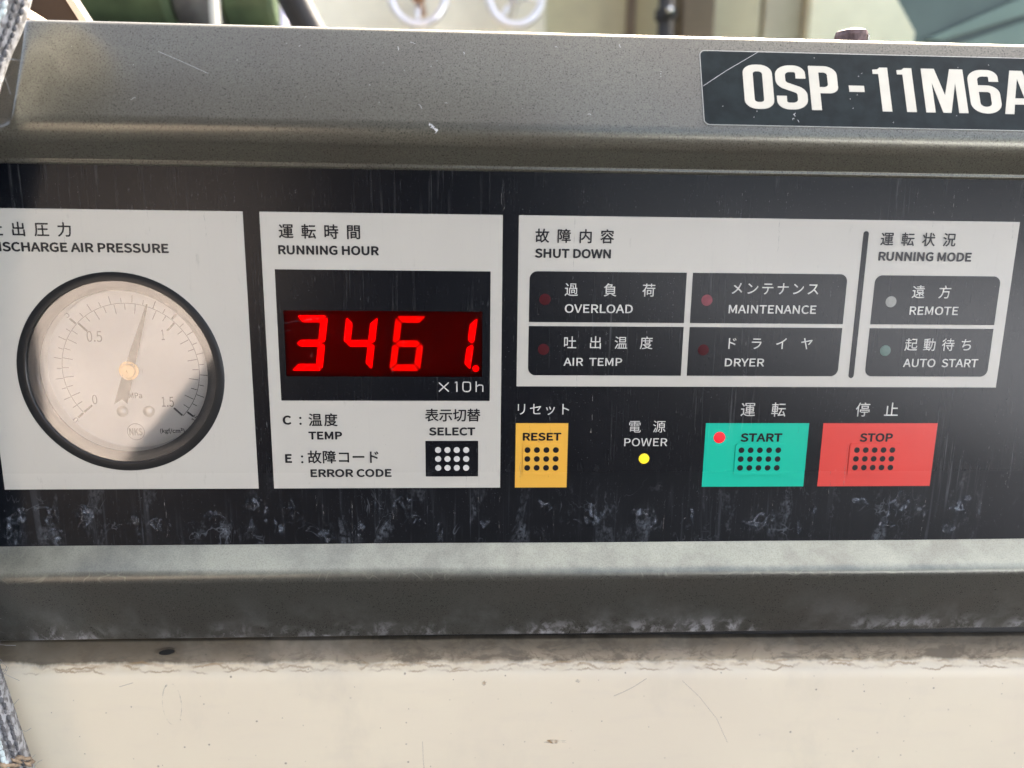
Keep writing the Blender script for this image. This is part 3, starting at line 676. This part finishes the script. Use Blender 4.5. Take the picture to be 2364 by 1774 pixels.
for u in us_c:
    for v, h in prof_c:
        dv = (u*.0115 + .5*noise.noise(Vector((u*.06, 0, 0)))) if 96 < v < 105 else (u*.0085+.25*noise.noise(Vector((u*.05, 3, 0))) if 87 < v < 91 else 0)
        vs.append(P(u, v+dv, h))
n = len(prof_c)
for i in range(len(us_c)-1):
    for j in range(n-1): fs.append((i*n+j, (i+1)*n+j, (i+1)*n+j+1, i*n+j+1))
o = obj('front_panel', vs, fs, M['beige'], cab, smooth=True)
bm = bmesh.new(); bm.from_mesh(o.data); bm.normal_update()
if sum(f.normal.y for f in bm.faces) > 0:
    for f in bm.faces: f.normal_flip()
bm.to_mesh(o.data); bm.free()
box('gap_shade_strip', -.26, .0088, -.0925, .26, .0118, -.080, M['gap_dark'], cab)  # black strip added so the shaded gap under the rail stays dark
box('body', -.26, .012, -.86, .26, .2, .1005, M['beige'], cab)
M['hole'] = paint('black_void', (.004, .004, .004), .9, sc=200)
# small oval drain slot near the left of the grimy strip
vs = []; nseg = 28
for r1, r2, hh in ((3.2, 1.35, -5.3), (2.9, 1.15, -5.25), (2.7, 1.0, -5.9), (2.6, .95, -6.15)):
    for i in range(nseg):
        a = 2*math.pi*i/nseg; x, y = r1*math.cos(a), r2*math.sin(a); ca = math.cos(-.14); sa = math.sin(-.14)
        vs.append(P(-113.2+x*ca-y*sa, 92.3+x*sa+y*ca, hh))
fs = [(q*nseg+i, q*nseg+(i+1) % nseg, (q+1)*nseg+(i+1) % nseg, (q+1)*nseg+i) for q in range(3) for i in range(nseg)]
rim = obj('slot_rim', vs, fs, M['beige'], cab, smooth=True)
vs2 = [P(-113.2+2.65*math.cos(2*math.pi*i/nseg)*.99+.0, 92.3+.98*math.sin(2*math.pi*i/nseg)-2.65*math.cos(2*math.pi*i/nseg)*.14, -5.28) for i in range(nseg)]
obj('slot_opening', vs2, [tuple(range(nseg))], M['hole'], cab)
# scratches on the enamel
M['rust'] = deposit('rust_stain', (.50, .31, .13), .35, .65, .6, (300, 1, 300)); M['grey_drip'] = deposit('grey_drip_outline', (.40, .37, .31), .42, .68, .55, (250, 1, 250))
M['gscr'] = paint('brown_scratch', (.30, .25, .20), .6, sc=300)
for cx, cy, ra, rb in ((16.5, 127.2, 3.6, .7), (-8, 104.2, .8, 1.0), (24, 103.9, .9, .8)):
    lay('rust_stain', [([(cx+ra*(.6+.7*random.random())*math.cos(2*math.pi*i/14), cy+rb*(.6+.7*random.random())*math.sin(2*math.pi*i/14)) for i in range(14)], [tuple(range(14))])], -2.96, M['rust'], cab)
lay('drip_mark', [([(-112+3.2*math.cos(a*math.pi/20)*(1+(.5 if a > 20 else 0)*0), 110+8*math.sin(a*math.pi/20)) for a in range(40)]+[(-112+3.0*math.cos(a*math.pi/20), 110.2+7.5*math.sin(a*math.pi/20)) for a in range(40)], [(a, (a+1) % 40, (a+1) % 40+40, a+40) for a in range(40)])], -2.97, M['grey_drip'], cab)
for pth, wd in (([(36.6, 109.9), (39.5, 108.6), (43.5, 106.4), (47.6, 103.4)], .16), ([(60, 104.5), (66.5, 111), (73, 119.5), (77.5, 129)], .10), ([(-128.5, 103.3), (-124, 101.9)], .14), ([(-29, 126), (-28.8, 133), (-28.3, 141)], .10)):
    sliver([pth], wd, P, 'scratch', cab, M['gscr'], h=-2.97)
# bolt head on the cabinet top
M['bolt'] = paint('rusty_plum_bolt', (.13, .085, .08), .45, .5, sc=500, vary=.4)
bolt = empty('bolt', (.1048, .019, .1005), label='small dark rusty bolt head standing on the cabinet behind the nameplate', cat='bolt')
hv = []
for (r, zz) in ((5.2, .1005), (5.2, .1062), (4.9, .1074), (4.0, .1079)):
    for i in range(24):
        a = 2*math.pi*i/24; rr = r*(1-.06*abs(math.sin(3*a))); hv.append((.1048+rr/1000*math.cos(a), .019+rr/1000*math.sin(a), zz))
hf = [(q*24+i, q*24+(i+1) % 24, (q+1)*24+(i+1) % 24, (q+1)*24+i) for q in range(3) for i in range(24)]+[tuple(range(72, 96))]
obj('head', hv, hf, M['bolt'], bolt)
M['shiny'] = paint('worn_bright_steel', (.8, .8, .78), .25, .9, sc=300)
obj('worn_corner', [(.1048+.0052*math.cos(a)*s_, .019+.0052*math.sin(a)*s_, z_) for s_, z_ in ((1.02, .1008), (1.02, .1064)) for a in (-.9, -.5, -.1, .3)], [(i, i+1, i+5, i+4) for i in range(3)], M['shiny'], bolt)

# ================================================================== knitted rag hanging at the left
def knit_mat():
    s = NT('grey_white_knit_yarn')
    f = s.noise((420, 420, 420), detail=3); c = s.mix(s.ramp(f, .38, .62), (.13, .125, .12), (.40, .405, .41)); s.set(Base_Color=c, Roughness=.9); s.bump(s.noise((3000, 3000, 900), detail=2), .6, .0002); return s.m
M['knit'] = knit_mat(); M['edge'] = paint('pale_blue_white_yarn', (.50, .58, .58), .7, sc=700, vary=.2); M['tan'] = paint('tan_fibre', (.30, .225, .15), .9, sc=500, vary=.35, bump=.5)
M['grey_yarn'] = paint('grey_yarn', (.11, .11, .115), .9, sc=500, vary=.3)
rag = empty('knitted_rag', (-.165, -.014, -.15), label='grey and white knitted rag hanging over the left end of the frame', cat='rag')
epts = [(-.1200, -.014, .116), (-.1244, -.0150, .1023), (-.1295, -.0165, .0909), (-.1349, -.0165, .0776), (-.1451, -.015, .0483), (-.1547, -.014, .0009), (-.1570, -.014, -.0443), (-.1560, -.014, -.0762), (-.1552, -.014, -.0878), (-.1532, -.014, -.0996), (-.1512, -.014, -.1117), (-.1486, -.014, -.1260), (-.145, -.014, -.145)]
def cr(pts, per):
    out = []; q = [Vector(p) for p in pts]; q = [q[0]*2-q[1]]+q+[q[-1]*2-q[-2]]
    for i in range(1, len(q)-2):
        for k_ in range(per):
            t = k_/per; a, b, c_, d = q[i-1:i+3]
            out.append(.5*((2*b)+(c_-a)*t+(2*a-5*b+4*c_-d)*t*t+(3*b-a-3*c_+d)*t**3))
    out.append(q[-2]); return out
ep = cr(epts, 22)
core = [p+Vector((-.0125, .001, 0)) for p in ep]
tube('rag_body', core, .0105, M['knit'], rag, n=18)
ico = bmesh.new(); bmesh.ops.create_icosphere(ico, subdivisions=1, radius=1.); iv = [v.co.copy() for v in ico.verts]; ifc = [tuple(v.index for v in f.verts) for f in ico.faces]; ico.free()
def beads(name, items, mat, par, **k):
    vs, fs = [], []
    for cen, ax, (a, b, c_) in items:
        n0 = len(vs); ax = ax.normalized(); x = ax.cross(Vector((0, 1, .1))).normalized(); y = ax.cross(x)
        for q in iv: vs.append(tuple(cen+ax*(q.z*c_)+x*(q.x*a)+y*(q.y*b)))
        fs += [tuple(i+n0 for i in f) for f in ifc]
    return obj(name, vs, fs, mat, par, smooth=True, **k)
items, edge1, edge2 = [], [], []
step = .0; acc = 0
for i in range(1, len(ep)-1):
    d = (ep[i+1]-ep[i-1]).normalized(); acc += (ep[i]-ep[i-1]).length
    if acc < .00165: continue
    acc = 0
    side = d.cross(Vector((0, 1, 0))).normalized()
    if side.x < 0: side = -side
    for j in range(13):
        a = math.radians(5+j*13)                 # around the front half of the tube
        rr = .0108; cen = core[i]+side*(rr*math.cos(a))+Vector((0, -1, 0))*(rr*math.sin(a))+Vector([random.uniform(-.0002, .0002) for _ in range(3)])
        tilt = side*(.55 if j % 2 else -.55)*math.sin(a)
        r = random.uniform(.8, 1.15)
        if j in (2, 3) and ep[i].z < .02 or j == 2: (edge1).append((cen, d+tilt*.5, (.00075*r, .00075*r, .00155*r)))
        elif j in (0, 1): edge2.append((cen, d+tilt, (.0006*r, .0006*r, .0012*r)))
        else: items.append((cen, d+tilt, (.00068*r, .00068*r, .00125*r)))
beads('knit_stitches', items, M['knit'], rag, kind='stuff'); beads('edge_stitches', edge1, M['edge'], rag, kind='stuff'); beads('side_stitches', edge2, M['grey_yarn'], rag, kind='stuff')
# tan frayed yarn wound round the rag low down
yarn = []
for i in range(210):
    t = random.random(); cz = -.1145-.020*t; a = random.uniform(.0, 2.6); rr = .0118+random.uniform(0, .0016)*(1-abs(t-.4))
    cx = -.1512 - .0125 + (-.1145-cz)*.15
    cen = Vector((cx+rr*math.cos(a), -.0115-rr*math.sin(a), cz)); yarn.append((cen, Vector((math.cos(a+1.57)*1.2, -math.sin(a+1.57)*.4, random.uniform(.1, .9))), (.0006, .0006, random.uniform(.0015, .003))))
yb = beads('yarn_binding', yarn, M['tan'], rag, kind='stuff')
fz = []
vs, fs = [], []
for i in range(150):
    p = random.choice(ep[2:-4]); a = random.uniform(-.6, 1.2); q = p+Vector((-.0125+.0115*math.cos(a), -.011*math.sin(a), random.uniform(-.002, .002)))
    d = Vector((random.uniform(.2, 1), random.uniform(-.5, .2), random.uniform(-1, 1))).normalized(); L_ = random.uniform(.0015, .006); c2 = q+d*L_*.5+Vector((random.uniform(-.0006, .0006), 0, random.uniform(-.0008, .0008))); e2 = q+d*L_
    for s0, s1 in ((q, c2), (c2, e2)):
        n0 = len(vs); w_ = Vector((0, 0, .00006)) if abs(d.z) < .7 else Vector((.00006, 0, 0))
        vs += [tuple(s0-w_), tuple(s0+w_), tuple(s1+w_), tuple(s1-w_)]; fs.append((n0, n0+1, n0+2, n0+3))
obj('loose_fibres', vs, fs, M['knit'], rag, kind='stuff')

# ================================================================== things behind the cabinet (out of focus)
M['wall_cream'] = paint('cream_painted_steel', (.88, .82, .65), .5, sc=9, vary=.10)
M['wall_khaki'] = paint('khaki_plaster', (.62, .585, .40), .7, sc=14, vary=.08)
M['post_brown'] = paint('brown_post', (.20, .155, .11), .6, sc=20)
M['post_dark'] = paint('dark_grey_pipe', (.025, .025, .027), .7, sc=60)
M['plank'] = paint('pale_khaki_board', (.60, .54, .39), .6, sc=20, vary=.08)
M['plank2'] = paint('greyish_board', (.56, .50, .40), .6, sc=20, vary=.08)
M['chrome'] = paint('chromed_handwheel', (.90, .89, .93), .32, .8, sc=100, vary=.03)
M['copper'] = paint('copper_coloured_fitting', (.45, .24, .14), .4, .6, sc=100)
M['green_p'] = paint('green_enamel', (.07, .105, .055), .35, sc=40, vary=.25)
M['grey_p'] = paint('dusty_grey_casting', (.12, .125, .125), .7, sc=60, vary=.3)
M['pipe_w'] = paint('ivory_pipe', (.50, .50, .43), .4, sc=60)
M['silver'] = paint('silver_sleeve', (.72, .68, .78), .3, .6, sc=60)
M['rubber'] = paint('black_rubber', (.016, .016, .016), .6, sc=60)
M['teal'] = paint('dark_teal_enamel', (.055, .088, .072), .35, sc=12, vary=.12)
M['teal2'] = paint('light_teal_stripe', (.12, .19, .15), .4, sc=12)
M['cardb'] = paint('tan_cardboard', (.30, .21, .14), .8, sc=120, vary=.3)
M['pale'] = paint('pale_trim', (.62, .58, .48), .5, sc=60)
G0 = -.9
bw = empty('valve_cabinet', (-.2, 1.15, G0), label='cream painted steel cabinet wall behind the two handwheels', cat='cabinet')
box('door_panel', -.75, 1.0, G0, .095, 1.3, .85, M['wall_cream'], bw, .006)
bk = empty('rear_wall', (.4, 1.2, G0), label='khaki wall with vertical boards between the handwheels and the teal machine', cat='wall')
box('wall_face', .098, 1.06, G0, .9, 1.3, .85, M['wall_khaki'], bk)
box('board', .226, 1.045, G0, .238, 1.059, .85, M['post_brown'], bk)
box('board', .335, 1.02, G0, .428, 1.058, .85, M['plank'], bk, .004); box('board', .436, 1.03, G0, .497, 1.058, .85, M['plank2'], bk, .004)
box('board', .500, 1.01, G0, .95, 1.058, .85, M['wall_cream'], bk, .004); box('joint_strip', .429, 1.04, G0, .435, 1.055, .85, M['post_brown'], bk)
pp = empty('brown_post', (.3, .96, G0), label='brown vertical post standing against the khaki wall', cat='post')
box('post_body', .283, .93, G0, .331, 1.0, .85, M['post_brown'], pp, .004)
dk = empty('dark_pipe', (.258, .93, G0), label='dark vertical pipe with a bright clamp beside the brown post', cat='pipe')
tube('pipe', [(.262, .94, G0), (.262, .94, .85)], .0115, M['post_dark'], dk)
lathe('clamp', [(.013, -.008), (.016, -.006), (.016, .006), (.013, .008)], (.262, .94, .343), (0, 0, 1), M['post_dark'], dk, n=20); lathe('clamp_bolt', [(.0, .0), (.004, .002), (.005, .006), (.005, .012)], (.262, .915, .345), (0, 1, 0), M['shiny'], dk, n=12)
def wheel(cx, cz, spokes, label, hubm):
    t = empty('handwheel', (cx, .99, cz), label=label, cat='handwheel', group='chromed handwheels on the cream cabinet')
    n, m = 48, 12; vs = []
    for i in range(n):
        a = 2*math.pi*i/n
        for j in range(m):
            b = 2*math.pi*j/m; R_ = .0368+.0056*math.cos(b); vs.append((cx+R_*math.cos(a), .90+.0056*math.sin(b), cz+R_*math.sin(a)))
    obj('rim', vs, [(i*m+j, ((i+1) % n)*m+j, ((i+1) % n)*m+(j+1) % m, i*m+(j+1) % m) for i in range(n) for j in range(m)], M['chrome'], t, smooth=True)
    for s_ in spokes:
        a = math.radians(s_); tube('spoke', [(cx+.009*math.cos(a), .903, cz+.009*math.sin(a)), (cx+.036*math.cos(a), .90, cz+.036*math.sin(a))], .0035, M['chrome'], t)
    lathe('hub', [(0, 0), (.006, .001), (.010, .006), (.010, .02), (.006, .03), (.006, .105)], (cx, .885, cz), (0, 1, 0), hubm, t, n=20)
wheel(-.089, .3495, (-92, 28, 148), 'left chromed handwheel with copper coloured hub on the cream cabinet', M['copper'])
wheel(.0435, .3520, (-125, -5, 115), 'right chromed handwheel with steel hub beside the cabinet edge', M['chrome'])
gp = empty('green_pump', (-.25, .47, G0), label='green enamelled pump with grey coupling behind the left end of the frame', cat='pump')
def hcyl(nm, x0, x1, r, zc, mat, yc=.50):
    lathe(nm, [(0, 0), (r*.93, 0), (r, .004), (r, x1-x0-.004), (r*.93, x1-x0), (0, x1-x0)], (x0, yc, zc), (1, 0, 0), mat, gp, n=40)
hcyl('motor_body', -.42, -.262, .062, .258, M['green_p']); hcyl('coupling', -.2615, -.222, .045, .245, M['grey_p']); hcyl('pump_head', -.2215, -.178, .055, .255, M['green_p'])
box('pedestal', -.40, .44, G0, -.18, .56, .19, M['grey_p'], gp)
wp = empty('ivory_pipe', (-.214, .43, G0), label='ivory vertical pipe in front of the green pump', cat='pipe')
tube('pipe', [(-.2145, .425, G0), (-.2145, .425, .6)], .0042, M['pipe_w'], wp)
for i_, (x_, lb) in enumerate(((-.1695, 'silvery vertical sleeve next to the green pump'), (-.1575, 'silvery vertical sleeve beside the black hose'))):
    sp_ = empty('silver_sleeve', (x_, .47, G0), label=lb, cat='pipe', group='silvery sleeves between pump and hose'); tube('pipe', [(x_, .46, G0), (x_, .46, .6)], .0042, M['silver'], sp_)
hs = empty('black_hose', (-.1, .25, -.5), label='black rubber hose slanting down in front of the cream cabinet', cat='hose')
tube('hose', [(-.150, .25, .26), (-.129, .25, .20), (-.109, .25, .160), (-.088, .25, .12), (-.07, .255, .0), (-.065, .255, -.5)], .0088, M['rubber'], hs, n=18)
cbx = empty('tan_cloth', (-.14, .03, .1), label='crumpled tan cloth lying on the cabinet top behind the rag', cat='cloth')
vs, fs = [], []; na_, nb_ = 26, 14
for i in range(na_):
    for j in range(nb_):
        x = -.20+.068*i/(na_-1); y = .012+.05*j/(nb_-1); e = min(1, (x+.132)/-.028) if x > -.16 else 1.
        z = .1015+max(0, e)*(.012+.010*noise.noise(Vector((x*60, y*60, 1))))*math.sin(math.pi*min(1, .15+.8*j/(nb_-1)))**.5; vs.append((x, y, z))
for i in range(na_-1):
    for j in range(nb_-1): fs.append((i*nb_+j, (i+1)*nb_+j, (i+1)*nb_+j+1, i*nb_+j+1))
o = obj('cloth', vs, fs, M['cardb'], cbx, smooth=True); m_ = o.modifiers.new('thick', 'SOLIDIFY'); m_.thickness = .0012
bl = empty('dark_trough', (-.16, .1, .1), label='dark brown open box with a pale rim standing behind the tan cloth', cat='box')
M['brownblack'] = paint('dark_brown_steel', (.028, .018, .010), .6, sc=60)
def slab(nm, quad, y0, y1, mat, par, skew=0.):
    v = [(x, y0, z) for x, z in quad]+[(x+(y1-y0)*skew, y1, z) for x, z in quad]; n = len(quad)
    obj(nm, v, [tuple(range(n)), tuple(range(n, 2*n))[::-1]]+[(i, (i+1) % n, (i+1) % n+n, i+n) for i in range(n)], mat, par)
slab('side', [(-.190, .1006), (-.1455, .1006), (-.1475, .1145), (-.1590, .134), (-.190, .134)], .06, .075, M['brownblack'], bl)
slab('rim', [(-.1452, .1006), (-.1425, .1006), (-.1445, .1145), (-.1560, .134), (-.1585, .134), (-.1472, .1145)], .059, .0605, M['pale'], bl)
tm = empty('teal_machine', (.6, .6, G0), label='dark teal machine housing with lighter diagonal stripes at the right', cat='machine')
slab('housing', [(.389, G0), (1.1, G0), (1.1, .62), (.27, .62), (.3445, .285), (.389, .2235)], .50, .56, M['teal'], tm, 1.0)
slab('stripe', [(.398, .2165), (.412, .2165), (.505, .2455), (.56, .266), (.56, .280), (.488, .2565)], .494, .4995, M['teal2'], tm)
slab('stripe', [(.424, .212), (.56, .212), (.56, .262), (.505, .240)], .494, .4995, M['teal2'], tm)

# ================================================================== unseen ground, and helpers added for the glossy surfaces to mirror
M['conc'] = paint('concrete', (.020, .020, .021), .9, sc=3, vary=.2, Specular_IOR_Level=.1)
obj('ground', [(-60, -60, G0), (60, -60, G0), (60, 60, G0), (-60, 60, G0)], [(0, 1, 2, 3)], M['conc'], kind='structure')
M['veil_slab'] = paint('pale_blue_reflection_slab', (.70, .78, .92), .85, sc=3, vary=.1)
obj('reflection_slab', [(2.6, -30, G0+.004), (30, -30, G0+.004), (30, -1.3, G0+.004), (3.4, -1.3, G0+.004), (2.75, -2.4, G0+.004), (2.5, -3.6, G0+.004)], [(0, 1, 2, 3, 4, 5)], M['veil_slab'], kind='structure')  # unseen pale slab, shaped and tinted for the bluish veil on the panel
M['blocker'] = paint('dark_blocker_wall', (.014, .015, .018), .9, sc=2, vary=.2, Specular_IOR_Level=.05)
sh = empty('blocker_wall', (-3, -3, G0), label='added unseen dark shed wall across the yard, behind the photographer', cat='wall')
box('wall_face', -7, -3.2, G0, .35, -3.0, 4.6, M['blocker'], sh)  # unseen wall added and sized to darken reflections and hold back sky light
M['refl_board'] = paint('pink_brown_reflection_board', (.38, .34, .318), .9, sc=6, vary=.12, Specular_IOR_Level=.1)
pb = empty('reflection_board', (-.5, -1, G0), label='added unseen pink brown board, cut to shape the reflection in the gauge glass', cat='board')
slab('reflection_sheet', [(-.70, -.55), (-.59, -.55), (-.59, -.345), (-.43, -.166), (-.30, -.03), (-.30, .17), (-.70, .17)], -1.02, -1.0, M['refl_board'], pb)  # unseen sheet added, its outline cut to give the pink gauge reflection
